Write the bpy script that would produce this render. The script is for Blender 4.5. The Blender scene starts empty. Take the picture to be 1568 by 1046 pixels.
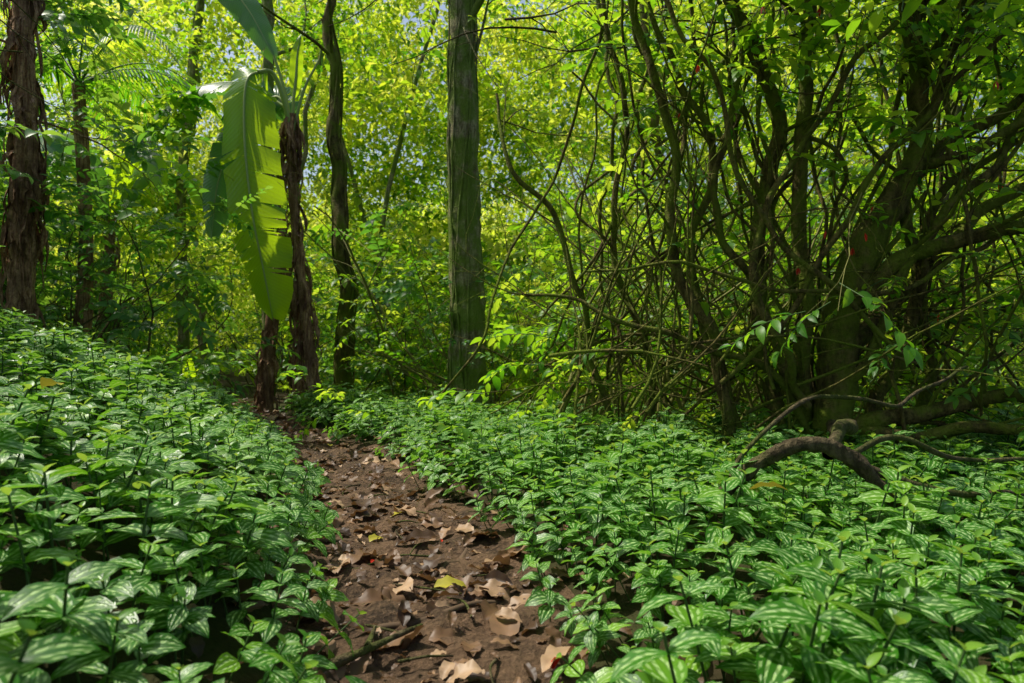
import bpy, math, numpy as np
from mathutils import Vector, noise as mn
R = np.random.default_rng(11)
rad = math.radians
scene = bpy.context.scene

# ------------------------------------------------------------ world / sun
SUN_EL, SUN_AZ = rad(60), rad(-68)      # azimuth from +Y, negative = left
S = np.array([math.sin(SUN_AZ)*math.cos(SUN_EL), math.cos(SUN_AZ)*math.cos(SUN_EL), math.sin(SUN_EL)])
w = bpy.data.worlds.new("World"); scene.world = w; w.use_nodes = True
nt = w.node_tree
sky = nt.nodes.new('ShaderNodeTexSky'); sky.sky_type = 'NISHITA'; sky.sun_disc = False
sky.sun_elevation = SUN_EL; sky.sun_rotation = SUN_AZ % (2*math.pi)
sky.dust_density = 3.2; sky.air_density = 1.1; sky.ozone_density = .3
bg = nt.nodes['Background']; bg.inputs[1].default_value = 0.15
nt.links.new(sky.outputs[0], bg.inputs[0])
sl = bpy.data.lights.new("sun", 'SUN'); sl.energy = 5; sl.angle = rad(0.5); sl.color = (1, .95, .82)
so = bpy.data.objects.new("sun", sl); scene.collection.objects.link(so)
so.rotation_euler = Vector(-S).to_track_quat('-Z', 'Y').to_euler()
scene.view_settings.view_transform = 'Standard'; scene.view_settings.look = 'None'
scene.view_settings.exposure = 0
cam = bpy.data.cameras.new("camera"); co = bpy.data.objects.new("camera", cam)
scene.collection.objects.link(co); scene.camera = co
co.location = (0, 0, 1.0); co.rotation_euler = (rad(90), 0, 0)
cam.lens = 24; cam.sensor_width = 36; cam.clip_end = 1000; cam.clip_start = .05
cam.dof.use_dof = True; cam.dof.focus_distance = 3.8; cam.dof.aperture_fstop = 3.2

# wanted sun patches, foliage is left out along their beams: x, y, z, radius
patch = [(-.38, 2.68, .04, .26), (-.45, 2.95, .04, .12), (-1.12, 4.95, .04, .36), (-.22, 4.1, .3, .42), (-1.85, 4.3, .8, .35), (-4.6, 11, 0, 1.6), (-.8, 3.8, .04, .08),
         (.9, 4.6, .35, .4), (-1.2, 2.5, .5, .2), (-.6, 6.4, .3, .8), (-3.25, 8.45, 3.8, .8), (1.5, 2.4, .35, .28), (1.9, 4.0, .35, .3), (-2.6, 5.6, 1.1, .5), (-2.0, 3.3, 1.0, .3), (-4.9, 6.8, 3.4, .3), (.55, 3.2, .35, .25), (2.6, 3.6, .35, .3)]
for _ in range(26):
    y_ = R.uniform(1.3, 6.5); patch.append((R.uniform(-.8, .8)*y_, y_, .4, R.uniform(.02, .26)))
for _ in range(9):
    y_ = R.uniform(5.5, 9); patch.append((R.uniform(-.1, .7)*y_, y_, R.uniform(1.5, 3), R.uniform(.3, .7)))
def in_beam(p, marg):
    for (a, b, c, r_) in patch:
        if p[2] < c+.9: continue
        q = p-S*((p[2]-c)/S[2])
        if math.hypot(q[0]-a, q[1]-b) < r_+marg: return True
    return False

# ------------------------------------------------------------ materials
class NT:
    def __init__(s, name):
        s.m = bpy.data.materials.new(name); s.m.use_nodes = True
        s.t = s.m.node_tree; s.t.nodes.clear()
        s.out = s.n('ShaderNodeOutputMaterial')
    def n(s, typ, **kw):
        nd = s.t.nodes.new(typ)
        for k, v in kw.items(): setattr(nd, k, v)
        return nd
    def l(s, a, b): s.t.links.new(a, b)
    def inp(s, sock, v):
        if hasattr(v, 'is_linked') or isinstance(v, bpy.types.NodeSocket): s.l(v, sock)
        else: sock.default_value = v
    def math(s, op, a, b=0.0, c=None):
        nd = s.n('ShaderNodeMath', operation=op)
        s.inp(nd.inputs[0], a); s.inp(nd.inputs[1], b)
        if c is not None: s.inp(nd.inputs[2], c)
        return nd.outputs[0]
    def ss(s, v, lo, hi, a=0.0, b=1.0):
        nd = s.n('ShaderNodeMapRange', interpolation_type='SMOOTHSTEP')
        s.inp(nd.inputs[0], v)
        for i, x in enumerate((lo, hi, a, b)): nd.inputs[i+1].default_value = x
        return nd.outputs[0]
    def ramp(s, v, stops):
        nd = s.n('ShaderNodeValToRGB'); cr = nd.color_ramp
        while len(cr.elements) < len(stops): cr.elements.new(.5)
        for e, (p, c) in zip(cr.elements, stops): e.position = p; e.color = (*c, 1)
        s.l(v, nd.inputs[0]); return nd.outputs[0]
    def mix(s, f, a, b):
        nd = s.n('ShaderNodeMix', data_type='RGBA')
        s.inp(nd.inputs[0], f)
        for i, x in ((6, a), (7, b)):
            if isinstance(x, tuple): nd.inputs[i].default_value = (*x, 1)
            else: s.l(x, nd.inputs[i])
        return nd.outputs[2]
    def noise(s, scale, detail=4, vec=None, rough=.55):
        nd = s.n('ShaderNodeTexNoise'); nd.inputs['Scale'].default_value = scale
        nd.inputs['Detail'].default_value = detail; nd.inputs['Roughness'].default_value = rough
        if vec is not None: s.l(vec, nd.inputs['Vector'])
        return nd.outputs['Fac']
    def coord(s, which='Object', scale=None):
        c = s.n('ShaderNodeTexCoord').outputs[which]
        if scale:
            mp = s.n('ShaderNodeMapping'); mp.inputs['Scale'].default_value = scale
            s.l(c, mp.inputs[0]); c = mp.outputs[0]
        return c
    def bsdf(s, col, rough=.6, spec=.4, bump=None, bs=.4, bd=.01):
        p = s.n('ShaderNodeBsdfPrincipled')
        s.inp(p.inputs['Base Color'], (*col, 1) if isinstance(col, tuple) else col)
        s.inp(p.inputs['Roughness'], rough); p.inputs['Specular IOR Level'].default_value = spec
        if bump is not None:
            b = s.n('ShaderNodeBump'); b.inputs['Strength'].default_value = bs
            b.inputs['Distance'].default_value = bd
            s.l(bump, b.inputs['Height']); s.l(b.outputs[0], p.inputs['Normal'])
        return p.outputs[0]
    def translucent(s, sh, col, f):
        t = s.n('ShaderNodeBsdfTranslucent'); s.inp(t.inputs[0], (*col, 1) if isinstance(col, tuple) else col)
        m = s.n('ShaderNodeMixShader'); s.inp(m.inputs[0], f)
        s.l(sh, m.inputs[1]); s.l(t.outputs[0], m.inputs[2]); return m.outputs[0]
    def done(s, sh):
        s.l(sh, s.out.inputs[0]); return s.m
    def rnd(s, a_=.5):
        a = s.n('ShaderNodeAttribute', attribute_name='lr').outputs['Fac']
        o = s.n('ShaderNodeObjectInfo').outputs['Random']
        return s.math('MULTIPLY_ADD', a, a_, s.math('MULTIPLY', o, 1-a_))
    def uv(s):
        sp = s.n('ShaderNodeSeparateXYZ'); s.l(s.coord('UV'), sp.inputs[0])
        return sp.outputs[0], sp.outputs[1]

def leaf_mat(name, cols, tcols, tf=.45, rough=.42, spec=.35, a_=.5):
    k = NT(name); r = k.rnd(a_)
    n = len(cols); st = [(.12+.76*i/(n-1), c) for i, c in enumerate(cols)]
    c = k.ramp(r, st)
    n = len(tcols); tc = k.ramp(r, [(.12+.76*i/(n-1), c2) for i, c2 in enumerate(tcols)])
    u, v = k.uv(); s_ = k.math('ABSOLUTE', k.math('MULTIPLY_ADD', u, 2, -1))
    mid = k.ss(s_, .03, .12, .55, 0)
    c = k.mix(mid, c, (.16, .24, .06))
    return k.done(k.translucent(k.bsdf(c, rough, spec), tc, tf))

M_mid = leaf_mat("shrub_leaf", [(.03, .12, .010), (.07, .20, .015), (.18, .32, .028)],
                 [(.16, .48, .01), (.44, .76, .02), (.80, .94, .06)], .5)
M_dark = leaf_mat("bank_leaf", [(.022, .09, .018), (.05, .17, .028), (.11, .25, .04)],
                 [(.14, .42, .03), (.28, .60, .04), (.50, .75, .07)], .42)
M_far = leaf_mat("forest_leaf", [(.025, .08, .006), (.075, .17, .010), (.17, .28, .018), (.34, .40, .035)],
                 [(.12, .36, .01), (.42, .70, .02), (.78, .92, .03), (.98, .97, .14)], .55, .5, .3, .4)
M_top = leaf_mat("forest_leaf_painted_sun", [(.06, .16, .008), (.20, .33, .016), (.46, .50, .06)],
                 [(.30, .62, .015), (.80, .93, .04), (.98, .98, .25)], .58, .5, .3, .4)  # brighter copy of the forest leaf, sunlight painted into its colours

def pilea_mat():
    k = NT("aluminium_plant_leaf"); r = k.rnd(); u, v = k.uv()
    s_ = k.math('ABSOLUTE', k.math('MULTIPLY_ADD', u, 2, -1))
    nz = k.noise(60, 2, k.coord('Object'))
    ph = k.math('MULTIPLY_ADD', v, 30, k.math('MULTIPLY', s_, -8))
    lat = k.ss(k.math('SINE', k.math('ADD', ph, k.math('MULTIPLY', nz, 5))), -.5, .3)
    b1 = k.math('MULTIPLY', k.ss(s_, .14, .24), k.ss(s_, .36, .46, 1, 0))
    b2 = k.math('MULTIPLY', k.ss(s_, .58, .66), k.ss(s_, .78, .9, 1, 0))
    band = k.math('MAXIMUM', k.math('MULTIPLY', b1, k.math('MULTIPLY_ADD', lat, .6, .4)), k.math('MULTIPLY', k.math('MULTIPLY', b2, lat), .7))
    ends = k.math('MULTIPLY', k.ss(v, .06, .2), k.ss(v, .78, .94, 1, 0))
    mask = k.math('MULTIPLY', k.math('MULTIPLY', band, ends), .85)
    g = k.ramp(r, [(.1, (.014, .09, .006)), (.6, (.045, .185, .010)), (.95, (.18, .38, .02))])
    c = k.mix(mask, g, (.50, .72, .28))
    tc = k.mix(mask, (.24, .60, .02), (.48, .72, .12))
    rough = k.math('MULTIPLY_ADD', nz, .25, .26)
    sh = k.bsdf(c, rough, .45, mask, .6, .005)
    return k.done(k.translucent(sh, tc, .3))
M_pilea = pilea_mat()
k = NT("aluminium_plant_young_leaf"); M_tip = k.done(k.translucent(k.bsdf(k.ramp(k.rnd(), [(.2, (.06, .20, .02)), (.9, (.24, .42, .04))]), .4, .4), (.45, .65, .06), .35))
k = NT("green_stem"); M_stem = k.done(k.bsdf((.05, .10, .02), .6, .3))

def bark(name, a, b, moss, mossf, sc=(6, 6, 1.2), fine=40, mlo=.42):
    k = NT(name); c = k.coord('Object', sc); n1 = k.noise(3, 6, c, .65)
    n2 = k.noise(fine, 4, k.coord('Object')); n3 = k.noise(2.6, 6, k.coord('Object'), .65)
    col = k.mix(k.ss(n1, .35, .65), a, b)
    col = k.mix(k.math('MULTIPLY', k.ss(n2, .45, .75), .6), col, tuple(x*.3 for x in a))
    col = k.mix(k.math('MULTIPLY', k.ss(n3, mlo, mlo+.16), mossf), col, moss)
    h = k.math('ADD', n1, k.math('MULTIPLY', n2, .5))
    return k.done(k.bsdf(col, .9, .15, h, 1, .04))
M_bark = bark("olive_mossy_bark", (.055, .044, .014), (.18, .15, .045), (.12, .17, .012), .8)
M_barkd = bark("dark_bark", (.045, .035, .018), (.14, .11, .06), (.08, .11, .016), .6)
M_barkg = bark("lichen_bark", (.12, .10, .045), (.38, .34, .19), (.12, .19, .018), .85, mlo=.38)
M_shag = bark("dry_banana_sheath", (.22, .105, .055), (.6, .38, .22), (.11, .06, .035), .6, (14, 14, 1))
k = NT("vine_bark"); M_vine = k.done(k.bsdf(k.mix(k.noise(5, 3, k.coord('Object')), (.07, .07, .015), (.27, .26, .06)), .7, .3))

def banana_mat(name, a, b, t, tf):
    k = NT(name); u, v = k.uv()
    s_ = k.math('ABSOLUTE', k.math('MULTIPLY_ADD', u, 2, -1))
    wv = k.math('SINE', k.math('MULTIPLY_ADD', v, 420, k.math('MULTIPLY', s_, -14)))
    nz = k.noise(4, 3, k.coord('Object'))
    c = k.mix(k.math('MULTIPLY_ADD', wv, .12, k.math('MULTIPLY', nz, .8)), a, b)
    t2 = k.mix(k.math('MULTIPLY_ADD', wv, .15, .3), t, tuple(x*.7 for x in t))
    mid = k.ss(s_, .02, .06, 1, 0)
    c = k.mix(mid, c, (.22, .32, .08))
    return k.done(k.translucent(k.bsdf(c, .3, .5, wv, .3, .005), t2, k.math('MULTIPLY_ADD', mid, -tf*.8, tf)))
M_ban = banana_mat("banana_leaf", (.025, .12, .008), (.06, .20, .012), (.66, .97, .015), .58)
M_band = banana_mat("banana_leaf_painted_shade", (.035, .12, .035), (.10, .21, .08), (.2, .5, .05), .35)  # darker banana leaf copy with shade put into the colour

# ------------------------------------------------------------ mesh builder
class MB:
    def __init__(s): s.v = []; s.f = []; s.uv = []; s.mi = []; s.lr = []; s.n = 0
    def grid(s, P, U=None, V=None, mat=0, lr=None, wrap=False):
        m, n = P.shape[:2]
        if U is None: U, V = np.meshgrid(np.linspace(0, 1, n), np.linspace(0, 1, m))
        idx = np.arange(m*n).reshape(m, n)+s.n
        if wrap: idx = np.concatenate([idx, idx[:, :1]], 1)
        q = np.stack([idx[:-1, :-1], idx[:-1, 1:], idx[1:, 1:], idx[1:, :-1]], -1).reshape(-1, 4)
        s.v.append(P.reshape(-1, 3)); s.f.append(q)
        s.uv.append(np.stack([U, V], -1).reshape(-1, 2)); s.mi.append(np.full(len(q), mat))
        s.lr.append(np.full(m*n, R.random() if lr is None else lr)); s.n += m*n
    def build(s, name, mats, link=True, smooth=True):
        me = bpy.data.meshes.new(name)
        v = np.concatenate(s.v).astype(np.float32); f = np.concatenate(s.f).astype(np.int32)
        me.vertices.add(len(v)); me.vertices.foreach_set('co', v.ravel())
        me.loops.add(f.size); me.loops.foreach_set('vertex_index', f.ravel())
        me.polygons.add(len(f)); me.polygons.foreach_set('loop_start', np.arange(0, f.size, 4, dtype=np.int32))
        me.polygons.foreach_set('material_index', np.concatenate(s.mi).astype(np.int32))
        me.polygons.foreach_set('use_smooth', np.full(len(f), smooth))
        me.update(calc_edges=True)
        ul = me.uv_layers.new(name="UVMap"); uv = np.concatenate(s.uv)[f.ravel()].astype(np.float32)
        ul.data.foreach_set('uv', uv.ravel())
        a = me.attributes.new('lr', 'FLOAT', 'POINT'); a.data.foreach_set('value', np.concatenate(s.lr).astype(np.float32))
        for m in mats: me.materials.append(m)
        me.validate()
        o = bpy.data.objects.new(name, me)
        if link: scene.collection.objects.link(o)
        return o

def leaf(mb, o, yaw, pitch, L, W, droop=.8, fold=.25, roll=0, nu=5, nv=7, mat=0, wave=0., e=.85, tip=.75):
    t = np.linspace(0, 1, nv); p = pitch - droop*t
    dt = L/(nv-1)
    cx = np.concatenate([[0], np.cumsum(np.cos((p[1:]+p[:-1])/2)*dt)])
    cz = np.concatenate([[0], np.cumsum(np.sin((p[1:]+p[:-1])/2)*dt)])
    wd = W*.5*np.maximum(np.sin(math.pi*np.clip(t, 0.005, .995)**tip), 0)**e
    u = np.linspace(-1, 1, nu)
    cyw, syw = math.cos(yaw), math.sin(yaw)
    fwd = np.array([cyw, syw, 0]); side = np.array([-syw, cyw, 0]); up = np.array([0, 0, 1.])
    if roll:
        side = side*math.cos(roll)+up*math.sin(roll)
    nrm = -np.sin(p)[:, None]*fwd + np.cos(p)[:, None]*up
    C = np.asarray(o)+cx[:, None]*fwd+cz[:, None]*up
    P = C[:, None]+side[None, None]*(u[None, :, None]*wd[:, None, None])
    h = fold*np.abs(u)[None, :]*wd[:, None]
    if wave: h = h+wave*wd.max()*np.sin(t*17+R.random()*6)[:, None]*np.abs(u)[None, :]
    P = P+nrm[:, None]*h[..., None]
    U, V = np.meshgrid((u+1)/2, t)
    mb.grid(P, U, V, mat)

def smooth_path(pts, rr, sub=5):
    pts = np.asarray(pts, float); rr = np.asarray(rr, float)
    if len(rr) != len(pts): rr = np.interp(np.linspace(0, 1, len(pts)), np.linspace(0, 1, len(rr)), rr)
    A = np.concatenate([[2*pts[0]-pts[1]], pts, [2*pts[-1]-pts[-2]]])
    out, ro = [], []
    for i in range(len(pts)-1):
        p0, p1, p2, p3 = A[i:i+4]
        for t in np.linspace(0, 1, sub, endpoint=False):
            out.append(.5*((2*p1)+(-p0+p2)*t+(2*p0-5*p1+4*p2-p3)*t*t+(-p0+3*p1-3*p2+p3)*t**3))
            ro.append(rr[i]*(1-t)+rr[i+1]*t)
    out.append(pts[-1]); ro.append(rr[-1])
    return np.array(out), np.array(ro)

def tube(mb, pts, rr, sides=8, rough=.08, mat=0, raw=False, sub=5, wob=0.):
    P, r = (np.asarray(pts, float), np.asarray(rr)) if raw else smooth_path(pts, rr, sub)
    if wob:
        o = R.uniform(0, 50)
        P = P+np.array([[mn.noise(Vector((p[2]*2.2+o+7*j, p[0]*2.2, p[1]*2.2))) for j in range(3)] for p in P])*wob
    T = np.gradient(P, axis=0); T /= np.linalg.norm(T, axis=1)[:, None]+1e-9
    ref = np.array([.13, .97, .2]); 
    A = np.cross(T, ref); A /= np.linalg.norm(A, axis=1)[:, None]+1e-9
    B = np.cross(T, A)
    th = np.linspace(0, 2*math.pi, sides, endpoint=False)
    rm = r[:, None]*(1+rough*R.standard_normal((len(P), sides))*.6)
    G = P[:, None]+rm[..., None]*(np.cos(th)[None, :, None]*A[:, None]+np.sin(th)[None, :, None]*B[:, None])
    mb.grid(G, mat=mat, wrap=True)
    return P

# ------------------------------------------------------------ terrain
PY = np.array([-6, 0, 2, 2.8, 3.8, 5.9, 8.2, 10.8, 14, 20, 60]); PX = np.array([.3, .05, -.2, -.38, -.67, -1.55, -3.0, -4.7, -6.7, -10, -30.])
def pathx(y): return np.interp(y, PY, PX)
def sst(x, a, b): t = np.clip((x-a)/(b-a), 0, 1); return t*t*(3-2*t)
def hw(y): return .46+.05*np.sin(y*2.3)+.04*np.sin(y*5.1+1)
def H(x, y):
    x = np.asarray(x, float); y = np.asarray(y, float)
    px = pathx(y)
    dl = np.maximum(px-.42-x, 0)
    z = 2.6*np.tanh(.42*dl/2.6)*(1-.5*sst(y, 12, 22))
    dr = np.maximum(x-px-.45, 0)
    z = z+.06*sst(dr, 0, .5)-1.1*sst(y, 5.5, 13)*sst(dr, .8, 5)
    z = z+.025*np.sin(x*2.1+y)*np.sin(y*1.7-x*.6)*sst(np.abs(x-px), .4, 1)
    z = z+.30*np.maximum(y-34, 0)*sst(y, 34, 60)*(1-.9*sst(y, 90, 200))
    z = z-.03*(1-sst(np.abs(x-px), .3, .6))
    return z
def axis(lo, hi, near):
    return np.concatenate([-np.geomspace(-lo, near, 40)[:-1], np.linspace(-near, near, 120), np.geomspace(near, hi, 40)[1:]])
xs = axis(-300, 300, 9); ys = np.concatenate([-np.geomspace(60, 3, 12), np.linspace(-2.9, 15, 150), np.geomspace(15.2, 400, 50)])
X, Y = np.meshgrid(xs, ys)
mb = MB(); mb.grid(np.stack([X, Y, H(X, Y)], -1))
k = NT("forest_soil"); c = k.coord('Object'); n1 = k.noise(1.2, 6, c); n2 = k.noise(30, 5, c)
col = k.mix(k.ss(n1, .4, .6), (.03, .02, .012), (.03, .045, .01))
ground = mb.build("ground", [k.done(k.bsdf(k.mix(n2, col, (.05, .04, .02)), .95, .1, n2, .8, .03))])

py = np.linspace(-3, 18, 620); uu = np.linspace(-1, 1, 40)
PYm = np.repeat(py[:, None], 40, 1)
edge = hw(PYm)+.10
PXm = pathx(PYm)+uu[None]*edge
base = H(PXm, PYm)
bump = np.array([[mn.fractal(Vector((x*5, y*5, 0)), .8, 2, 5) for x, y in zip(a, b)] for a, b in zip(PXm, PYm)])
Z = base+.006+np.maximum(0, .025+.04*bump)*(1-uu[None]**4)
mb = MB(); mb.grid(np.stack([PXm, PYm, Z], -1))
k = NT("trodden_earth"); c = k.coord('Object'); n1 = k.noise(3, 6, c, .7); n2 = k.noise(45, 6, c, .7); vo = k.n('ShaderNodeTexVoronoi'); vo.inputs['Scale'].default_value = 28; k.l(c, vo.inputs['Vector'])
col = k.mix(k.ss(n1, .35, .65), (.035, .020, .010), (.15, .088, .048))
col = k.mix(k.math('MULTIPLY', k.ss(n2, .4, .7), .55), col, (.30, .185, .105))
hh = k.math('ADD', n2, k.math('MULTIPLY', vo.outputs[0], .5))
mb.build("dirt_path", [k.done(k.bsdf(col, .78, .25, hh, 1, .035))])

# ------------------------------------------------------------ instancing
def gn_group(coll):
    g = bpy.data.node_groups.new("scatter_"+coll.name, 'GeometryNodeTree')
    g.interface.new_socket('Geometry', in_out='INPUT', socket_type='NodeSocketGeometry')
    g.interface.new_socket('Geometry', in_out='OUTPUT', socket_type='NodeSocketGeometry')
    N = g.nodes.new; L = g.links.new
    gi, go = N('NodeGroupInput'), N('NodeGroupOutput')
    ci = N('GeometryNodeCollectionInfo'); ci.inputs[0].default_value = coll
    ci.inputs[1].default_value = True; ci.inputs[2].default_value = True
    ip = N('GeometryNodeInstanceOnPoints'); ip.inputs['Pick Instance'].default_value = True
    def na(nm, ty):
        a = N('GeometryNodeInputNamedAttribute'); a.data_type = ty; a.inputs[0].default_value = nm
        return [o for o in a.outputs if o.enabled and o.name == 'Attribute'][0]
    e = N('FunctionNodeEulerToRotation'); L(na('rot', 'FLOAT_VECTOR'), e.inputs[0])
    L(gi.outputs[0], ip.inputs['Points']); L(ci.outputs[0], ip.inputs['Instance'])
    L(na('pick', 'INT'), ip.inputs['Instance Index']); L(e.outputs[0], ip.inputs['Rotation'])
    L(na('scl', 'FLOAT'), ip.inputs['Scale']); L(ip.outputs[0], go.inputs[0])
    return g
groups = {}
def scatter(name, pts, rot, scl, coll, parent=None):
    pts = np.asarray(pts, np.float32); n = len(pts)
    me = bpy.data.meshes.new(name); me.vertices.add(n); me.vertices.foreach_set('co', pts.ravel())
    a = me.attributes.new('rot', 'FLOAT_VECTOR', 'POINT'); a.data.foreach_set('vector', np.asarray(rot, np.float32).ravel())
    a = me.attributes.new('scl', 'FLOAT', 'POINT'); a.data.foreach_set('value', np.asarray(scl, np.float32))
    a = me.attributes.new('pick', 'INT', 'POINT'); a.data.foreach_set('value', R.integers(0, len(coll.objects), n).astype(np.int32))
    o = bpy.data.objects.new(name, me); scene.collection.objects.link(o)
    if coll.name not in groups: groups[coll.name] = gn_group(coll)
    md = o.modifiers.new("scatter", 'NODES'); md.node_group = groups[coll.name]
    if parent: o.parent = parent
    print(name, n)
    return o
def coll_of(name, objs):
    c = bpy.data.collections.new(name)
    for o in objs: c.objects.link(o)
    return c
def empty(name, loc=(0, 0, 0)):
    e = bpy.data.objects.new(name, None); scene.collection.objects.link(e); return e

# ---- aluminium plant sources
src = []
for i in range(8):
    mb = MB(); hgt = R.uniform(.22, .36); np_ = R.integers(4, 6)
    lean = R.normal(0, .03, 2)
    st = np.array([[0, 0, -.05], [lean[0]*.4, lean[1]*.4, hgt*.5], [lean[0], lean[1], hgt]])
    tube(mb, st, [.004, .003], 5, 0, 2, sub=3)
    y0 = R.uniform(0, 6)
    for j in range(np_):
        f = 1-(max(j-.4, 0)/np_)*.75; z = hgt*f
        o = np.array([lean[0]*f, lean[1]*f, z])
        for s_ in (0, 1):
            yaw = y0+j*math.pi/2+s_*math.pi+R.normal(0, .22)
            if j == 0:
                leaf(mb, o, yaw, R.uniform(.5, .9), R.uniform(.03, .05), .022, .4, .4, 0, 3, 5, 1)
            else:
                L = R.uniform(.105, .145)*(1 if j > 1 else .85)
                leaf(mb, o, yaw, R.uniform(.2, .55)-.06*j, L, L*R.uniform(.50, .60), R.uniform(.35, .95), .22, R.normal(0, .2), 5, 8, 0, .06)
    src.append(mb.build(f"aluminium_plant_{i}", [M_pilea, M_tip, M_stem], False))
C_pilea = coll_of("aluminium_plants", src)

def jgrid(x0, x1, y0, y1, s):
    gx, gy = np.meshgrid(np.arange(x0, x1, s), np.arange(y0, y1, s))
    p = np.stack([gx.ravel(), gy.ravel()], 1); return p+R.uniform(-.5, .5, p.shape)*s
def pilea(name, p):
    z = H(p[:, 0], p[:, 1]); n = len(p)
    d = p[:, 0]-pathx(p[:, 1])
    near = np.clip(1-(np.abs(d)-.45)/.35, 0, 1)
    tilt = -np.sign(d)*near*R.uniform(.1, .8, n)
    patch_ = np.array([mn.noise(Vector((a*1.5, b*1.5, 3)))+.6*mn.noise(Vector((a*4, b*4, 8))) for a, b in p])
    rot = np.stack([R.normal(.06, .17, n), tilt+R.normal(0, .17, n), R.uniform(-.8, .8, n)], 1)
    scl = R.uniform(.75, 1.15, n)*(1+.4*patch_)*(1-.22*near)
    scatter(name, np.column_stack([p, z]), rot, np.clip(scl, .5, 1.3), C_pilea)
p = jgrid(-9, .5, .35, 12.5, .125); d = pathx(p[:, 1])-p[:, 0]
m = (d > hw(p[:, 1])-.02+.08*np.sin(p[:, 1]*7)) & (d < 4.2) & (-p[:, 0] < p[:, 1]*.8+.6)
pilea("aluminium_plant_bank", p[m])
p = jgrid(-4, 8, .35, 10.5, .125); d = p[:, 0]-pathx(p[:, 1])
lim = 6.6+2.6*sst(-p[:, 0], -1.2, 1.5)+.4*np.sin(p[:, 0]*2)
m = (d > hw(p[:, 1])+.02+.08*np.sin(p[:, 1]*6+2)) & (p[:, 1] < lim) & (p[:, 0] < p[:, 1]*.8+.6)
pilea("aluminium_plant_bed", p[m])

# ---- leaf litter
k = NT("dead_leaf"); r = k.rnd(.2); c0 = k.ramp(r, [(.1, (.035, .018, .010)), (.4, (.11, .058, .028)), (.7, (.26, .145, .075)), (.95, (.60, .40, .24))])
c0 = k.mix(k.math('MULTIPLY', k.noise(25, 3, k.coord('Object')), .6), c0, (.04, .022, .012)); M_dead = k.done(k.translucent(k.bsdf(c0, .5, .35), (.4, .2, .07), .1))
k = NT("yellow_leaf"); M_yel = k.done(k.translucent(k.bsdf(k.mix(k.noise(18, 3, k.coord('Object')), (.5, .42, .04), (.28, .28, .03)), .5, .4), (.5, .4, .04), .2))
src = []
for i in range(9):
    mb = MB(); L = R.uniform(.09, .19)
    leaf(mb, (-L/2, 0, .008), 0, R.uniform(0, .4), L, L*R.uniform(.35, .7), R.uniform(.2, 1.0), R.uniform(-.4, .6), 0, 7, 10, 0, R.uniform(.1, .3), e=R.uniform(.55, .9))
    src.append(mb.build(f"dead_leaf_{i}", [M_dead], False))
C_dead = coll_of("dead_leaves", src)
n = 1700; y = 1.3+R.random(n)**1.3*10; x = pathx(y)+R.normal(0, .38, n)
scatter("leaf_litter", np.column_stack([x, y, H(x, y)+.03+R.uniform(0, .02, n)]), np.stack([R.normal(0, .28, n), R.normal(0, .28, n), R.uniform(0, 6.28, n)], 1), .2+.9*R.random(n)**2, C_dead)
mb = MB()
for (x, y, L, yw) in [(-.31, 2.72, .14, .3), (-.7, 3.35, .10, 1), (-1.7, 6.4, .10, 2), (-.62, 3.9, .10, 4)]:
    leaf(mb, (x, y, float(H(x, y))+.05), yw, .25, L, L*.55, .7, .35, .2, 5, 8, 0, .15)
for (x, y) in [(-1.92, 2.9), (1.05, 2.6)]:
    leaf(mb, (x, y, float(H(x, y))+.36), 2.6, .3, .16, .08, .9, .2, .4, 5, 8, 0, .1)
mb.build("yellow_fallen_leaves", [M_yel])
k = NT("red_petal"); M_red = k.done(k.translucent(k.bsdf((.60, .03, .015), .4, .4), (.85, .08, .02), .35))
mb = MB()
for j in range(4): leaf(mb, (.12, 2.0, .04), 1.0+.25*j, .5-.15*j, .055, .018, .3, .8, j*.8, 5, 7, 0)
mb.build("red_flower", [M_red])
mb = MB()
for (x, y) in [(-.33, 3.2), (-.6, 2.9)]: leaf(mb, (x, y, .06), R.uniform(0, 6), .3, .03, .014, .4, .6, .4, 5, 7, 0)
mb.build("red_fallen_petals", [M_red])
mb = MB()
tube(mb, [(-.62, 2.0, .03), (-.45, 2.12, .05), (-.3, 2.3, .04)], [.02, .012, .006], 8, .2, wob=.03)
tube(mb, [(-.45, 2.12, .05), (-.46, 2.3, .04)], [.012, .006], 6, .1)
for j in range(34):
    y = R.uniform(2, 7); x = pathx(y)+R.normal(0, .3); a = R.uniform(0, 6.28); L = R.uniform(.1, .35); z = float(H(x, y))+.04
    tube(mb, [(x, y, z), (x+L*.5*math.cos(a), y+L*.5*math.sin(a), z+.015), (x+L*math.cos(a+.2), y+L*math.sin(a+.2), z)], [.006, .003], 5, .1)
mb.build("fallen_twigs", [M_barkd])
k = NT("root_bark"); M_root = k.done(k.bsdf(k.mix(k.noise(9, 4, k.coord('Object')), (.05, .03, .018), (.16, .105, .06)), .8, .25))
mb = MB()
for (ya, xa, yb, xb) in [(2.3, -.5, 2.6, .35), (3.3, -.45, 3.7, .4), (4.4, -.4, 4.2, .45), (5.5, -.4, 5.9, .3), (2.9, .1, 3.6, .45)]:
    Q = [(pathx(y)+x, y, float(H(pathx(y)+x, y))+.022+.012*math.sin(i*2.)) for i, (x, y) in enumerate(zip(np.linspace(xa, xb, 6), np.linspace(ya, yb, 6)+R.normal(0, .05, 6)))]
    tube(mb, Q, [.010, .017, .008], 8, .15, wob=.03)
mb.build("surface_roots", [M_root])

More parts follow.
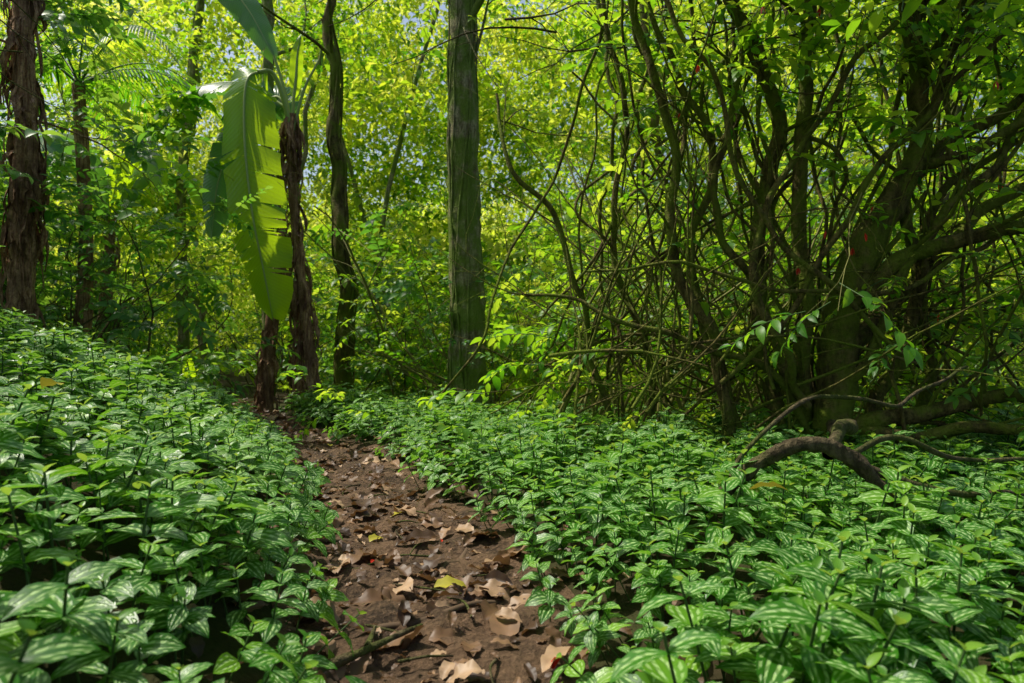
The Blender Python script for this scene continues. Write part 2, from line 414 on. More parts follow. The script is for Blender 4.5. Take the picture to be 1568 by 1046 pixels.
# ---- sprig sources
def sprigs(tag, mat, n, L0, L1, cnt, nl=(.45, .6), nu=3, nv=5, droop=(.5, 1.1)):
    out = []
    for i in range(n):
        mb = MB(); ln = R.uniform(*nl)
        tp = np.array([[0, 0, 0], [ln*.5, R.normal(0, .03), ln*.05], [ln, R.normal(0, .05), -ln*.05]])
        P, _ = smooth_path(tp, [1, 1], 6); tube(mb, tp, [.004, .0015], 4, 0, 1, sub=3)
        for j in range(cnt):
            f = .12+.88*(j+1)/cnt; o = P[min(int(f*len(P)), len(P)-1)]
            yaw = (1 if j % 2 else -1)*R.uniform(.5, 1.3) if j < cnt-1 else 0
            L = R.uniform(L0, L1)
            leaf(mb, o, yaw, R.uniform(-.4, .5), L, L*R.uniform(.38, .54), R.uniform(*droop), .25, R.normal(0, .35), nu, nv, 0, 0, .9, .8)
        out.append(mb.build(f"{tag}_{i}", [mat, M_stem], False))
    return coll_of(tag, out)
C_mid = sprigs("shrub_sprigs", M_mid, 6, .08, .15, 12)
C_dk = sprigs("bank_sprigs", M_dark, 5, .10, .17, 13)
def clumps(tag, mat, n, rad_, cnt, L0, L1):
    out = []
    for i in range(n):
        mb = MB()
        for j in range(cnt):
            v = R.standard_normal(3); v /= np.linalg.norm(v); o = v*rad_*R.random()**.45*np.array([1, 1, .65])
            L = R.uniform(L0, L1)
            leaf(mb, o, R.uniform(0, 6.28), R.uniform(-.9, .5), L, L*R.uniform(.4, .55), R.uniform(.2, .9), .2, R.normal(0, .5), 3, 4, 0)
        out.append(mb.build(f"{tag}_{i}", [mat], False))
    return coll_of(tag, out)
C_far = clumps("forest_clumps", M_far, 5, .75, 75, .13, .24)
C_top = clumps("forest_clumps_painted_sun", M_top, 4, .75, 70, .13, .24)
C_cm = clumps("crown_clumps", M_mid, 5, .5, 45, .09, .16)
C_can = clumps("shade_canopy_clumps", M_mid, 4, .38, 50, .15, .22)

# ---- generic growth
def nrmz(v): return v/(np.linalg.norm(v)+1e-9)
def grow(mb, p, d, length, r, tips, depth=2, wig=.16, grav=0., kid=.5, sides=7, leaf_from=.3, step=.16):
    n = max(4, int(length/step)); P = [np.array(p, float)]; d = nrmz(np.array(d, float)); D = [d]
    for i in range(n):
        d = nrmz(d+R.normal(0, wig, 3)+np.array([0, 0, grav])); D.append(d); P.append(P[-1]+d*length/n)
    P = np.array(P); rr = np.interp(np.linspace(0, 1, n+1), [0, 1], [r, r*.3])
    tube(mb, P, rr, sides, .05, raw=True)
    for i in range(1, n+1):
        f = i/n
        if f > leaf_from and R.random() < .75: tips.append((P[i], D[i]))
        if depth > 0 and f > .15 and R.random() < kid:
            cd = nrmz(D[i]+R.normal(0, .75, 3)); grow(mb, P[i], cd, length*R.uniform(.3, .55), rr[i]*.6, tips, depth-1, wig*1.2, grav, kid*.8, max(4, sides-2), 0.2, step)
def put_sprigs(name, tips, coll, s0, s1, parent, keep=1.0, mult=1):
    P, Rr, Sc = [], [], []
    mg = .8 if coll is C_cm else .45
    for p, d in tips:
        for _ in range(mult):
            if R.random() > keep: continue
            if p[1] < 8.3 and .9 < p[2] < 4.3 and abs(p[0]+.55*p[1]/8.6) < .38 and R.random() < .85: continue
            dd = nrmz(d+R.normal(0, .8, 3))
            if in_beam(p+dd*(.25 if coll is not C_cm else 0), mg): continue
            P.append(p+R.normal(0, .03, 3))
            Rr.append((R.normal(0, .3), -math.asin(np.clip(dd[2], -1, 1))*.6, math.atan2(dd[1], dd[0]))); Sc.append(R.uniform(s0, s1))
    if P: return scatter(name, P, Rr, Sc, coll, parent)

# ------------------------------------------------------------ right multi-stem tree
root = empty("multi_stem_tree"); mb = MB(); tips = []
Y0 = 5.2
def br(pts, rr, sides=10, kids=0, rgh=.1, kl=1.2, wob=.10):
    P = tube(mb, pts, rr, sides, rgh, sub=7, wob=wob)
    for _ in range(kids):
        i = R.integers(len(P)//4, len(P)-1); d = nrmz(nrmz(P[i+1]-P[i])+R.normal(0, .8, 3)*np.array([1, .8, .8]))
        grow(mb, P[i], d, R.uniform(.5, 1)*kl, np.mean(rr)*.33, tips, 2, .16, .02, .35, 6, .25)
br([(2.36, Y0, -.1), (2.45, Y0, .5), (2.5, Y0, 1.0), (2.63, Y0-.05, 1.62), (2.88, Y0-.1, 2.12), (3.05, Y0-.1, 2.42), (3.02, Y0-.15, 2.97), (2.9, Y0-.2, 3.6), (2.85, Y0-.3, 4.7)], [.17, .15, .14, .13, .10, .08, .07, .06, .04], 12, 10, wob=.05)
br([(2.28, Y0+.1, -.1), (2.24, Y0+.1, .6), (2.22, Y0, 1.3), (2.19, Y0, 2.1), (2.2, Y0-.05, 2.87), (2.23, Y0-.1, 3.6), (2.3, Y0-.2, 4.8)], [.08, .07, .062, .056, .052, .048, .03], 10, 7, wob=.06)
br([(2.2, Y0+.15, -.1), (2.05, Y0+.3, .8), (1.98, Y0+.3, 1.6), (2.05, Y0+.2, 2.3), (2.09, Y0+.1, 2.66), (1.86, Y0, 3.2), (1.6, Y0-.1, 3.6), (1.2, Y0-.3, 4.4)], [.08, .065, .062, .062, .058, .052, .045, .03], 10, 7, wob=.06)
br([(2.5, Y0, 1.2), (2.78, Y0-.2, 1.55), (3.08, Y0-.3, 1.72), (3.48, Y0-.4, 1.82), (3.75, Y0-.5, 1.74), (4.1, Y0-.6, 1.5)], [.08, .062, .055, .05, .045, .03], 9, 5)
br([(2.55, Y0, 1.0), (2.95, Y0+.2, 1.25), (3.35, Y0+.2, 1.6), (3.8, Y0+.1, 2.1), (4.3, Y0, 2.35)], [.07, .06, .05, .035], 9, 5)
br([(2.9, Y0, 2.1), (3.23, Y0, 2.4), (3.58, Y0-.1, 2.66), (4.1, Y0-.2, 3.1)], [.05, .045, .04, .025], 8, 5)
br([(3.0, Y0-.1, 2.35), (3.3, Y0-.3, 2.3), (3.6, Y0-.4, 2.5), (4.1, Y0-.5, 2.6)], [.045, .035, .02], 8, 4)
br([(2.4, Y0, .25), (2.73, Y0-.2, .45), (3.18, Y0-.3, .5), (3.58, Y0-.4, .62), (4.1, Y0-.5, .52)], [.08, .062, .05, .035], 9, 5)
br([(2.4, Y0, .4), (2.8, Y0-.4, .36), (3.3, Y0-.6, .38), (3.9, Y0-.9, .34)], [.055, .045, .03], 9, 4)
br([(2.45, Y0+.1, .7), (2.8, Y0+.4, .95), (3.4, Y0+.5, 1.0), (4.2, Y0+.5, 1.3)], [.06, .045, .03], 8, 5)
br([(1.75, Y0, -.05), (1.55, Y0, .95), (1.3, Y0, 1.6), (1.22, Y0-.05, 2.1), (1.08, Y0-.1, 2.87), (.86, Y0-.2, 3.6), (.55, Y0-.3, 4.4)], [.05, .044, .04, .036, .033, .028, .02], 8, 7)
br([(1.9, Y0+.1, -.05), (1.6, Y0+.1, .6), (1.4, Y0+.1, 1.36), (1.36, Y0+.1, 1.8), (1.55, Y0+.1, 2.2), (1.42, Y0, 2.7), (1.2, Y0, 3.2), (.9, Y0, 3.9)], [.042, .037, .035, .032, .03, .026, .02], 8, 6)
br([(2.15, Y0, .6), (1.8, Y0-.1, 1.4), (1.5, Y0-.1, 1.9), (1.6, Y0-.1, 2.6), (1.75, Y0-.1, 3.3)], [.035, .03, .025, .02], 8, 5)
br([(2.2, Y0-.1, .5), (1.9, Y0-.3, 1.0), (1.75, Y0-.3, 1.6), (1.9, Y0-.3, 2.1), (2.3, Y0-.3, 2.7), (2.7, Y0-.4, 3.3)], [.032, .028, .022, .018], 8, 5)
br([(2.3, Y0, .3), (1.9, Y0-.1, .75), (1.2, Y0-.1, 1.0), (.6, Y0, 1.3), (.1, Y0+.2, 1.35)], [.03, .025, .018, .012], 7, 5)
br([(2.4, Y0, .5), (2.8, Y0-.2, 1.2), (3.05, Y0-.3, 1.9), (3.5, Y0-.3, 2.4), (3.9, Y0-.4, 3.2)], [.045, .036, .03, .02], 8, 6)
br([(2.6, Y0+.2, -.1), (3.0, Y0+.1, .8), (3.1, Y0, 1.5), (2.95, Y0-.1, 2.3), (3.15, Y0-.2, 3.0), (3.5, Y0-.2, 3.7)], [.06, .052, .045, .036, .03], 8, 5)
br([(3.2, Y0+.4, -.2), (3.35, Y0+.3, .8), (3.2, Y0+.2, 1.7), (3.5, Y0+.1, 2.3), (4.1, Y0, 2.7)], [.05, .042, .034, .022], 8, 5)
br([(1.3, Y0+.8, -.1), (1.15, Y0+.7, .9), (.85, Y0+.6, 1.8), (.95, Y0+.5, 2.6), (.7, Y0+.4, 3.9)], [.035, .03, .026, .018], 8, 5)
br([(1.0, Y0+.6, -.1), (.7, Y0+.6, .7), (.55, Y0+.5, 1.5), (.2, Y0+.5, 2.2), (.0, Y0+.6, 2.6), (-.15, Y0+.8, 3.2)], [.03, .027, .025, .02, .012], 8, 4)
br([(3.9, Y0-.3, 2.0), (3.0, Y0-.4, 1.5), (2.2, Y0-.4, 1.35), (1.3, Y0-.3, 1.55), (.6, Y0, 1.5)], [.02, .016, .01], 7, 4)
br([(3.6, Y0-.4, 3.3), (3.0, Y0-.4, 2.7), (2.4, Y0-.4, 2.0), (2.0, Y0-.3, 1.2), (1.5, Y0-.2, .7)], [.02, .022, .018], 7, 3)
br([(1.0, Y0-.2, 3.7), (1.5, Y0-.3, 2.8), (1.7, Y0-.3, 2.0), (2.3, Y0-.4, 1.3), (2.9, Y0-.4, .9)], [.018, .02, .018], 7, 3)
for q in range(50):
    x0 = R.uniform(.7, 4.2); y0 = R.uniform(4.8, 6.5); x1 = x0+R.normal(0, .8 if q < 32 else .4)
    zz = np.linspace(R.uniform(2.4, 4.6) if q < 32 else 4.7, R.uniform(.2, 1.2) if q < 32 else 0, 6)
    tube(mb, [(x0+(x1-x0)*t+R.normal(0, .12), y0+R.normal(0, .1), z) for t, z in zip(np.linspace(0, 1, 6), zz)], [R.uniform(.007, .024), .010], 6, .1, sub=6, wob=.1)
for _ in range(85):
    a = R.uniform(-1.3, 1.3); x0 = R.uniform(.2, 3.9)
    if x0 < 1.3: a = abs(a)
    grow(mb, (x0, R.uniform(4.7, 6.4), R.uniform(.05, 1.0)), (math.sin(a)*1.2, R.normal(0, .3), R.uniform(.0, 1)), R.uniform(1.0, 3.0), R.uniform(.007, .017), tips, 2, .13, -.01, .22, 5, .4, .2)
mb.build("trunk_and_branches", [M_bark]).parent = root
# the low limb that arches out over the ground cover
mb = MB()
br([(.72, 3.1, .16), (.99, 3.05, .36), (1.22, 3.0, .5), (1.43, 3.0, .51), (1.57, 3.0, .37), (1.75, 3.0, .1)], [.025, .028, .03, .036, .03, .025], 12, 0, .25, wob=.08)
br([(1.4, 3.0, .52), (1.7, 3.05, .42), (2.05, 3.1, .33), (2.5, 3.2, .26)], [.02, .016, .011], 8, 0, .2)
br([(1.3, 3.1, .5), (1.75, 3.3, .5), (2.2, 3.5, .42), (2.9, 3.7, .36)], [.018, .014, .010], 8, 0, .2)
br([(1.38, 3.0, .5), (1.7, 3.5, .52), (2.1, 4.3, .46), (2.4, Y0, .35)], [.030, .034, .042], 9, 0, .15, .6, wob=.06)
br([(1.0, 3.1, .36), (1.3, 3.3, .62), (1.7, 3.5, .75), (2.2, 3.8, .7), (2.8, 4.2, .8)], [.010, .012, .009], 7, 0, .15)
mb.build("low_arching_limb", [M_barkd]).parent = root
tp = [t for t in tips if t[0][1] > 2.8 and (t[0][1] > 5.4 or t[0][2] > 2.8 or (R.random() < .2 and t[0][1] > 4.3))]
put_sprigs("foliage", tp, C_mid, .7, 1.15, root, .48)
blos = [t[0] for t in tips if 4.2 < t[0][1] < 5.6 and t[0][2] > .9 and t[0][2] < 1+.5*t[0][1]]

# ------------------------------------------------------------ thicket behind
root = empty("thicket_shrubs"); mb = MB(); tips = []
c_ = 0
while c_ < 110:
    x = R.uniform(-2.2, 6.8); y = R.uniform(6.6, 12)
    if x > y*.85 or (x < .3 and y < 8.9) or (x < -1.2 and y < 10): continue
    c_ += 1; a = R.normal(0, .7)
    if x < 1.5 and y < 9: a = abs(a)*.8
    grow(mb, (x, y, float(H(x, y))), (math.sin(a), R.normal(.1, .3), abs(math.cos(a))+.3), R.uniform(2, 4.8), R.uniform(.010, .03), tips, 2, .11, -.01, .27, 6, .2, .25)
for _ in range(90):
    x = R.uniform(.2, 5.5); y = R.uniform(6, 9); z = float(H(x, y)); s_ = R.choice([-1, 1]); L = R.uniform(.8, 2.2)
    if x < 1.6: s_ = 1
    j = lambda q: R.normal(0, q)
    tube(mb, [(x, y, z), (x+s_*L*.15, y, z+R.uniform(.4, .8)), (x+s_*L*.35+j(.1), y+j(.1), z+R.uniform(.9, 1.4)), (x+s_*L*.7, y+j(.2), z+R.uniform(1.1, 2.0)), (x+s_*L, y+j(.3), z+R.uniform(.9, 2.8))], [.018, .012, .007], 6, .05, wob=.12)
mb.build("stems", [M_vine]).parent = root
tips = [t for t in tips if not (t[0][0] < -1.6 and t[0][1] < 9.3)]
put_sprigs("foliage", tips, C_mid, .85, 1.4, root, .6)
blos += [t[0] for t in tips if t[0][1] < 7.6 and t[0][2] > .9]

# ------------------------------------------------------------ big trunks
def tree(name, pts, rr, mat, kids=4, sides=14, cs=None, coll=None, kl=3.0, rgh=.09, keep=.5, ivy=0, wob=.08):
    root = empty(name); mb = MB(); tips = []
    P = tube(mb, pts, rr, sides, rgh, sub=10, wob=wob)
    for _ in range(kids):
        i = R.integers(int(len(P)*.62), len(P)-1); d = np.array([R.normal(), R.normal(), R.uniform(.2, 1)])
        grow(mb, P[i], d, kl*R.uniform(.5, 1), np.min(rr)*.5, tips, 2, .12, .02, .4, 7, .3, .3)
    it = []
    for q in range(ivy):
        a0 = R.uniform(0, 6.28); tw = R.normal(0, 1.2); m_ = len(P)-4
        rI = np.interp(np.linspace(0, 1, len(P)), np.linspace(0, 1, len(rr)), rr)
        V_ = [P[i]+np.array([math.cos(a0+tw*i/m_*3), math.sin(a0+tw*i/m_*3), 0])*(rI[i]+.012) for i in range(0, m_, 3)]
        tube(mb, V_, [.016, .01], 6, .2, sub=4)
        for v, pc in zip(V_, P[::3]):
            if R.random() < .5 and v[2] < 2.0: it.append((v, nrmz(v-pc)+np.array([0, 0, -.3])))
    mb.build("trunk_and_branches", [mat]).parent = root
    if tips and coll: put_sprigs("crown", tips, coll, *(cs or (.8, 1.3)), root, keep)
    if it: put_sprigs("climbing_vine_leaves", it, C_dk, .3, .5, root)
    return root
tree("tall_forest_tree", [(-.52, 8.6, -.3), (-.54, 8.6, .5), (-.56, 8.6, 1.6), (-.6, 8.6, 3), (-.62, 8.6, 4.2), (-.63, 8.6, 5.6), (-.62, 8.6, 8.5)], [.29, .24, .215, .195, .175, .155, .11], M_barkg, 5, 18, coll=C_cm, cs=(.8, 1.4), kl=2.6, ivy=8, wob=.03, rgh=.12)
tree("forest_tree", [(-2.65, 10.6, -.2), (-2.6, 10.6, 1.5), (-2.7, 10.6, 3.2), (-2.75, 10.6, 4.6), (-2.85, 10.6, 7)], [.14, .12, .105, .085, .06], M_bark, 3, coll=C_cm, ivy=8, wob=.12)
tree("pale_forest_tree", [(-4.0, 11.2, 0), (-4.0, 11.2, 3), (-4.0, 11.2, 6), (-3.95, 11.2, 9)], [.10, .09, .09, .07], M_barkg, 3, coll=C_cm)
tree("pale_forest_tree", [(-7.2, 15, .5), (-7.3, 15, 4), (-7.0, 15, 7), (-6.7, 15, 10)], [.12, .10, .09, .08], M_barkg, 4, coll=C_cm, ivy=3)
tree("forest_tree", [(3.6, 14, -1.2), (3.4, 14, 2), (3.0, 14, 5), (2.6, 14, 9)], [.13, .11, .09, .07], M_bark, 4, coll=C_cm)
tree("forest_tree", [(8.2, 13, -1.2), (8.0, 13, 2), (8.4, 13, 5), (9, 13, 9)], [.15, .13, .1, .07], M_barkd, 4, coll=C_cm)

# ------------------------------------------------------------ banana plants
def sheath(mb, p, L, W, ang, mat=0):
    n = 8; t = np.linspace(0, 1, n); out = np.array([math.cos(ang), math.sin(ang), 0]); sd = np.array([-math.sin(ang), math.cos(ang), 0])
    bulge = np.sin(t*math.pi*R.uniform(.6, 1.1))*R.uniform(.02, .11)
    tw = np.cumsum(R.normal(0, .35, n)); C = np.asarray(p)+out*bulge[:, None]+np.array([0, 0, -1.])*(t*L)[:, None]+sd*(np.cumsum(R.normal(0, .015, n)))[:, None]
    wd = W*(1-t**2*.8)*R.uniform(.7, 1.2, n)
    sv = sd*np.cos(tw)[:, None]+out*np.sin(tw)[:, None]
    u = np.linspace(-1, 1, 4); G = C[:, None]+sv[:, None]*(u[None, :, None]*wd[:, None, None]*.5)+out*(u**2*W*.2)[None, :, None]
    mb.grid(G, mat=mat)
def shaggy(mb, P, r, n, L=(.2, .7), W=(.03, .09)):
    for _ in range(n):
        i = R.integers(2, len(P)); a = R.uniform(0, 6.28); rr = r*.9
        sheath(mb, P[i]+np.array([math.cos(a), math.sin(a), 0])*rr, R.uniform(*L), R.uniform(*W), a)
def banana_leaf(mb, mid, W, nrm, mat=0, tears=13, gap=.02, jit=.05):
    C, _ = smooth_path(mid, [1, 1], 12); n = len(C); t = np.linspace(0, 1, n)
    T = np.gradient(C, axis=0); T /= np.linalg.norm(T, axis=1)[:, None]
    nrm = np.asarray(nrm, float); Sd = np.cross(T, nrm); Sd /= np.linalg.norm(Sd, axis=1)[:, None]; Nn = np.cross(Sd, T)
    cut = np.sort(np.concatenate([[0.0, 1.0], R.uniform(.06, .95, tears)]))
    ph = R.uniform(0, 6)
    for sgn in (-1, 1):
        cc = np.clip(cut+R.normal(0, .02, len(cut)), 0, 1); cc[0] = 0; cc[-1] = 1; cc = np.sort(cc)
        for a, b in zip(cc[:-1], cc[1:]):
            if b-a < .004: continue
            k_ = max(4, int((b-a)*60)); tt = np.linspace(a, b, k_)
            c = np.stack([np.interp(tt, t, C[:, j]) for j in range(3)], 1); s_ = np.stack([np.interp(tt, t, Sd[:, j]) for j in range(3)], 1)
            nn = np.stack([np.interp(tt, t, Nn[:, j]) for j in range(3)], 1); tg = np.stack([np.interp(tt, t, T[:, j]) for j in range(3)], 1)
            wd = W*.5*np.clip(np.sin(math.pi*np.clip(tt, .004, .992)**.85), 0, 1)**.45*R.uniform(.93, 1.03)
            u = np.linspace(0, 1, 9); dz = R.normal(0, jit); sw = .12*W+R.normal(0, .02)*W
            g_ = np.linspace(1, -1, k_)*gap*W
            G = c[:, None]+sgn*s_[:, None]*(u[None, :, None]*wd[:, None, None])
            G = G+nn[:, None]*((-(u**1.6)*.2*W)[None, :, None]+(dz*u**2)[None, :, None]+.03*W*np.sin(tt*38+ph+sgn)[:, None, None]*u[None, :, None]+.012*W*np.sin(tt*150)[:, None, None]*(u**2)[None, :, None])
            G = G+tg[:, None]*(u[None, :, None]*sw+(u**2)[None, :, None]*g_[:, None, None])
            U = np.broadcast_to(.5+.5*sgn*u, (k_, 9)); V = np.repeat(tt[:, None], 9, 1)
            mb.grid(G, U, V, mat)
    tube(mb, C-.006*Nn, np.interp(t, [0, 1], [.022, .004]), 6, 0, 2, raw=True)
k = NT("banana_midrib"); M_rib = k.done(k.bsdf((.28, .36, .10), .45, .4))
root = empty("banana_plant"); mb = MB()
P = tube(mb, [(-2.6, 9, -.1), (-2.66, 9, .8), (-2.78, 9, 1.8), (-2.88, 9, 2.8), (-2.92, 9, 3.6), (-2.9, 9, 4.0)], [.09, .075, .065, .06, .055, .05], 12, .12, sub=8)
shaggy(mb, P, .06, 170)
mb.build("pseudostem", [M_shag]).parent = root
mb = MB()
banana_leaf(mb, [(-3.12, 8.7, 4.45), (-3.3, 8.5, 4.25), (-3.3, 8.42, 3.5), (-3.2, 8.4, 2.6), (-3.08, 8.45, 1.9), (-2.98, 8.5, 1.3)], .78, (-.1, -1, .15), 0, 18, .035, .03)
tube(mb, [(-2.9, 9, 3.7), (-2.98, 8.85, 4.2), (-3.08, 8.75, 4.45), (-3.2, 8.6, 4.4)], [.035, .03, .022], 7, 0, 2)
banana_leaf(mb, [(-2.88, 9, 4.2), (-2.85, 9, 4.5), (-2.83, 9, 4.8), (-2.8, 9.05, 5.05)], .17, (.3, -1, 0), 0, 2, .01, .02)
tube(mb, [(-2.9, 9, 3.6), (-2.88, 9, 4.2)], [.03, .02], 7, 0, 2)
tube(mb, [(-2.9, 9, 3.7), (-3.0, 9, 4.3), (-3.15, 9, 4.8)], [.03, .018], 7, 0, 2)
tube(mb, [(-2.9, 9, 3.7), (-2.75, 9, 4.3), (-2.55, 9, 4.7)], [.025, .014], 7, 0, 2)
banana_leaf(mb, [(-4.3, 8.4, 5.9), (-3.75, 8.3, 5.6), (-3.25, 8.25, 5.1), (-2.87, 8.2, 4.45)], .42, (.3, -1, .2), 1, 3, .01, .02)
banana_leaf(mb, [(-3.0, 9.0, 4.1), (-3.6, 9.1, 4.45), (-4.4, 9.2, 4.35), (-5.2, 9.3, 3.7)], .6, (0, -.45, 1), 1, 14, .03, .05)
banana_leaf(mb, [(-2.95, 9.1, 4.0), (-3.2, 9.2, 4.3), (-3.65, 9.2, 3.9), (-3.95, 9.2, 3.2), (-4.05, 9.2, 2.4)], .6, (0.1, -1, .1), 1, 14, .03, .05)
mb.build("leaves", [M_ban, M_band, M_rib]).parent = root
root = empty("banana_plant"); mb = MB()
P = tube(mb, [(-3.55, 9.8, -.1), (-3.5, 9.8, .8), (-3.38, 9.8, 1.8), (-3.3, 9.9, 2.8)], [.12, .1, .09, .05], 12, .12, sub=8); shaggy(mb, P, .09, 60, (.15, .5))
P = tube(mb, [(-3.1, 9.9, -.1), (-3.1, 9.9, .8), (-3.0, 9.9, 1.8)], [.08, .07, .05], 10, .12, sub=8); shaggy(mb, P, .06, 40, (.15, .5))
mb.build("pseudostem", [M_shag]).parent = root
mb = MB()
banana_leaf(mb, [(-3.3, 9.9, 2.6), (-3.6, 10, 3.3), (-4.2, 10.3, 3.3), (-4.8, 10.6, 2.7)], .4, (0, -.4, 1), 1, 9, .02, .04)
mb.build("leaves", [M_ban, M_band, M_rib]).parent = root
root = empty("banana_plant"); mb = MB()
bx, by = -8.0, 13.5; bz = float(H(bx, by))
P = tube(mb, [(bx, by, bz), (bx, by, bz+1.8), (bx+.1, by, bz+3)], [.16, .13, .06], 10, .1, sub=8); shaggy(mb, P, .12, 50)
mb.build("pseudostem", [M_shag]).parent = root; mb = MB()
for j in range(7):
    a = j*.9+.3; c_, s_ = math.cos(a), math.sin(a); L = R.uniform(1.8, 2.5)
    banana_leaf(mb, [(bx, by, bz+2.9), (bx+c_*L*.3, by+s_*L*.3, bz+4.0), (bx+c_*L*.75, by+s_*L*.75, bz+4.1), (bx+c_*L, by+s_*L, bz+3.3)], .6, (0, -.2, 1), j % 2, 9, .02, .04)
mb.build("leaves", [M_ban, M_band, M_rib]).parent = root
for (bx, by) in [(-5.3, 11.3), (-6.1, 13.5), (-5.2, 14)]:
    bz = float(H(bx, by)); root = empty("banana_sprout"); mb = MB()
    for j in range(5):
        a = j*1.3+bx; c_, s_ = math.cos(a), math.sin(a); L = R.uniform(.5, .9)
        banana_leaf(mb, [(bx, by, bz), (bx+c_*L*.2, by+s_*L*.2, bz+.5), (bx+c_*L*.6, by+s_*L*.6, bz+.8), (bx+c_*L, by+s_*L, bz+.6)], .2, (0, -.3, 1), 0, 2, .01, .02)
    mb.build("leaves", [M_ban, M_band, M_rib]).parent = root
def frond(mb, o, yaw, L, up, n=34):
    c_, s_ = math.cos(yaw), math.sin(yaw); t = np.linspace(0, 1, 9)
    P, _ = smooth_path([(o[0]+c_*L*q, o[1]+s_*L*q, o[2]+up*math.sin(q*2.3)*L*.5-.35*L*q*q) for q in t], [1, 1], 5)
    tube(mb, P, np.linspace(.016, .004, len(P)), 5, 0, 1, raw=True)
    for i in range(n):
        q = .15+.85*i/n; b = P[int(q*(len(P)-1))]
        for sd in (-1, 1): leaf(mb, b, yaw+sd*(1.15-.5*q), -.1, .55*math.sin(math.pi*min(q*.9+.08, 1))+.08, .035, 1.0, .3, 0, 3, 5)
root = empty("palm_tree"); mb = MB()
px_, py_ = -5.9, 9.3; pz = float(H(px_, py_))
tube(mb, [(px_, py_, pz-.1), (px_+.1, py_, pz+1.5), (px_, py_, 4.5)], [.12, .09, .08], 12, .12, sub=10)
mb.build("trunk", [M_shag]).parent = root; mb = MB()
for j in range(11): frond(mb, (px_, py_, 4.5), j*.57+.2, R.uniform(1.6, 2.2), R.uniform(.5, 1.1))
mb.build("fronds", [M_mid, M_stem]).parent = root
root = empty("shaggy_bark_tree"); mb = MB(); tips = []
tz = float(H(-4.9, 6.8))
P = tube(mb, [(-4.9, 6.8, tz-.1), (-4.88, 6.8, 2), (-4.84, 6.8, 3), (-4.87, 6.8, 4.2), (-4.9, 6.8, 6)], [.12, .11, .10, .09, .08], 14, .12, sub=10)
shaggy(mb, P, .09, 200, (.2, .7), (.03, .08))
for _ in range(9): grow(mb, P[R.integers(len(P)//2, len(P)-1)], (R.normal(), R.normal(), R.uniform(0, .6)), R.uniform(1, 2.0), .014, tips, 2, .12, 0, .4, 6, .3, .2)
mb.build("trunk_and_branches", [M_shag]).parent = root
put_sprigs("crown", [t for t in tips if t[0][2] > 2.8], C_dk, .8, 1.3, root, .9)

# ------------------------------------------------------------ left bank shrubs
root = empty("bank_shrubs"); mb = MB(); tips = []
for _ in range(120):
    y = R.uniform(6.9, 12.5); x = pathx(y)-R.uniform(1.2, 5.5) - .1*(y-6)
    grow(mb, (x, y, float(H(x, y))), (R.normal(0, .5), R.normal(0, .4), 1), R.uniform(.9, 3.0), .014, tips, 2, .15, 0, .4, 5, .15, .2)
mb.build("stems", [M_barkd]).parent = root
put_sprigs("foliage", tips, C_dk, .7, 1.15, root, .5)
root = empty("undergrowth_shrubs"); mb = MB(); tips = []
for _ in range(75):
    y = R.uniform(10.8, 15); x = R.uniform(-9, -.8)
    if abs(x-pathx(y)) < .8: continue
    grow(mb, (x, y, float(H(x, y))), (R.normal(0, .5), R.normal(0, .4), 1), R.uniform(1.0, 3.4), .016, tips, 2, .15, 0, .4, 5, .15, .22)
mb.build("stems", [M_barkd]).parent = root
put_sprigs("foliage_dark", tips[::2], C_dk, .9, 1.4, root, .6)
put_sprigs("foliage_light", tips[1::2], C_mid, .9, 1.4, root, .6)

# ------------------------------------------------------------ background forest mass
def nz(p, s, o=0): return mn.noise(Vector((p[0]*s+o, p[1]*s, p[2]*s)))
pts, top = [], []
while len(pts)+len(top) < 4200:
    y = 13+R.random()**.8*22; x = R.uniform(-1, 1)*(y*.8+1.5); z = R.uniform(-1.2, y*.55+1.5)
    g = nz((x, y, z), .32); up = z/(y*.55+3)
    if g < -.16+.07*up: continue
    if x < -.3*y and y < 17 and z < 2.5 : continue
    (top if R.random() < .12+.6*up else pts).append((x, y, z))  # higher clumps more often get the brighter leaves that stand in for sunlight
for _ in range(130):     # a fuller crown behind the tall tree
    y = R.uniform(16, 24); pts.append((R.uniform(-.30, .05)*y, y, 1+R.uniform(.22, .46)*y))
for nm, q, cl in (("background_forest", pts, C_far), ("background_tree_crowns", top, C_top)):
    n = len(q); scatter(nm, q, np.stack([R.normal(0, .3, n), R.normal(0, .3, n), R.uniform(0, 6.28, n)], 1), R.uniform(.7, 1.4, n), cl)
pts = []
while len(pts) < 1500:
    y = R.uniform(38, 70); x = R.uniform(-1, 1)*(y*.9); z = float(H(x, y))+R.uniform(0, 7)
    if nz((x, y, z), .15, 9) < -.15: continue
    pts.append((x, y, z))
n = len(pts)
scatter("hillside_forest", pts, np.stack([R.normal(0, .3, n), R.normal(0, .3, n), R.uniform(0, 6.28, n)], 1), R.uniform(1.8, 3.2, n), C_top)
mb = MB()
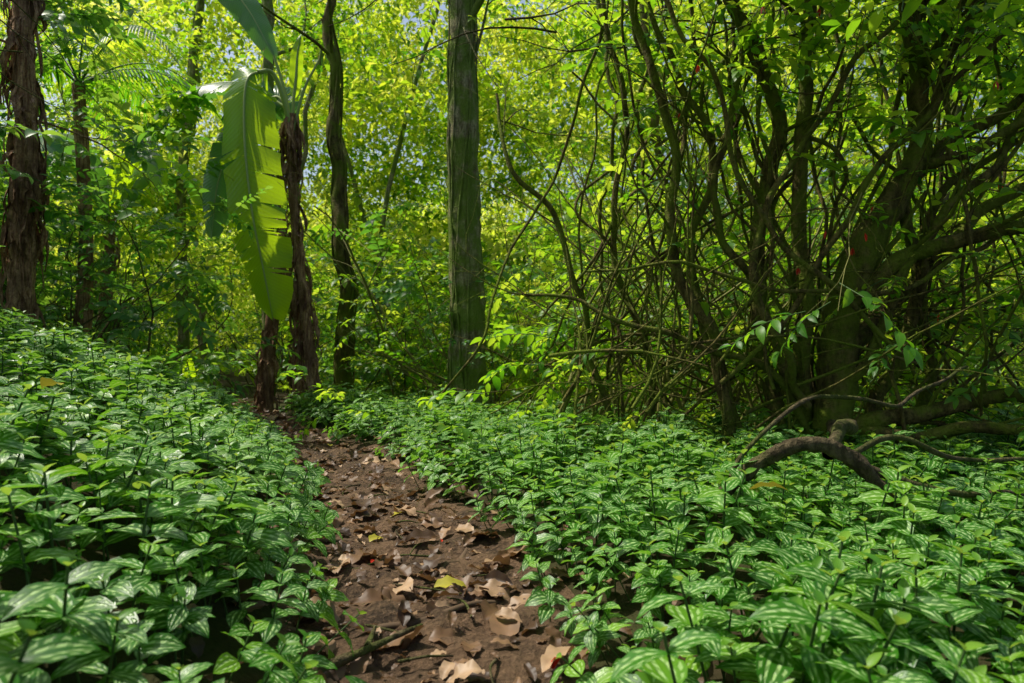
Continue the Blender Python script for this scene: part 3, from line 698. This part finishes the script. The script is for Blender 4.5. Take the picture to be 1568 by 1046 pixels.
for _ in range(16):
    y = R.uniform(14, 26); x = R.uniform(-.8, .8)*y; z = float(H(x, y))
    tube(mb, [(x, y, z), (x+R.normal(0, .4), y, z+3), (x+R.normal(0, .9), y, z+7), (x+R.normal(0, 1.6), y, z+13)], [R.uniform(.04, .10), .06, .03], 7, .06, wob=.3)
mb.build("background_tree_trunks", [M_barkg])

# ------------------------------------------------------------ unseen canopy added for shade, with gaps cut along the beams
pts = []
tries = 0
while len(pts) < 360 and tries < 60000:
    tries += 1
    y = R.uniform(-.5, 8.5); x = R.uniform(-6.5, 2.5); z0 = max(4.0, 1.0+.53*y+.6); z = z0+R.random()*1.4
    if nz((x, y, z*.3), .5, 4) < -.2: continue
    if in_beam(np.array([x, y, z]), .56): continue
    pts.append((x, y, z))
print("canopy tries", tries, len(pts))
for _ in range(4): pts.append((-4.35+R.normal(0, .2), 8.95+R.normal(0, .15), R.uniform(3.7, 4.3)))  # clumps added to shade the lower half of the banana leaf
n = len(pts)
scatter("shade_canopy", pts, np.stack([R.normal(0, .3, n), R.normal(0, .3, n), R.uniform(0, 6.28, n)], 1), R.uniform(.7, 1.1, n), C_can)
root = empty("overhanging_branches"); mb = MB(); tips = []; tl = []
for q in range(52):
    y = R.uniform(4.8, 8.5); x = R.uniform(-1.0, 4.5)*y/6; z = 1+.5*y+R.uniform(-.4, .8)
    if q < 12: y = R.uniform(4.2, 6); x = -R.uniform(.66, .82)*y; z = 1+.47*y+R.uniform(-.3, .4)
    grow(mb, (x, y, z), (R.normal(0, 1)-(.8 if q < 12 else 0), R.normal(0, .5), R.uniform(-.5, .2)), R.uniform(.8, 1.6), .006 if q < 12 else .010, tl if q < 12 else tips, 2, .15, -.02, .4, 5, .1, .18)
mb.build("branches", [M_barkd]).parent = root
put_sprigs("foliage", tips, C_mid, .8, 1.3, root, .6)
put_sprigs("foliage_dark", tl, C_dk, .9, 1.4, root, .7)
mb = MB()
for i in R.choice(len(blos), 24, replace=False):
    p = blos[i]
    for j in range(3): leaf(mb, p+np.array([0, -.12, 0]), R.uniform(0, 6), -1.2, .06, .018, .3, .5, 0, 3, 4)
mb.build("red_blossoms", [M_red])
print("DONE")
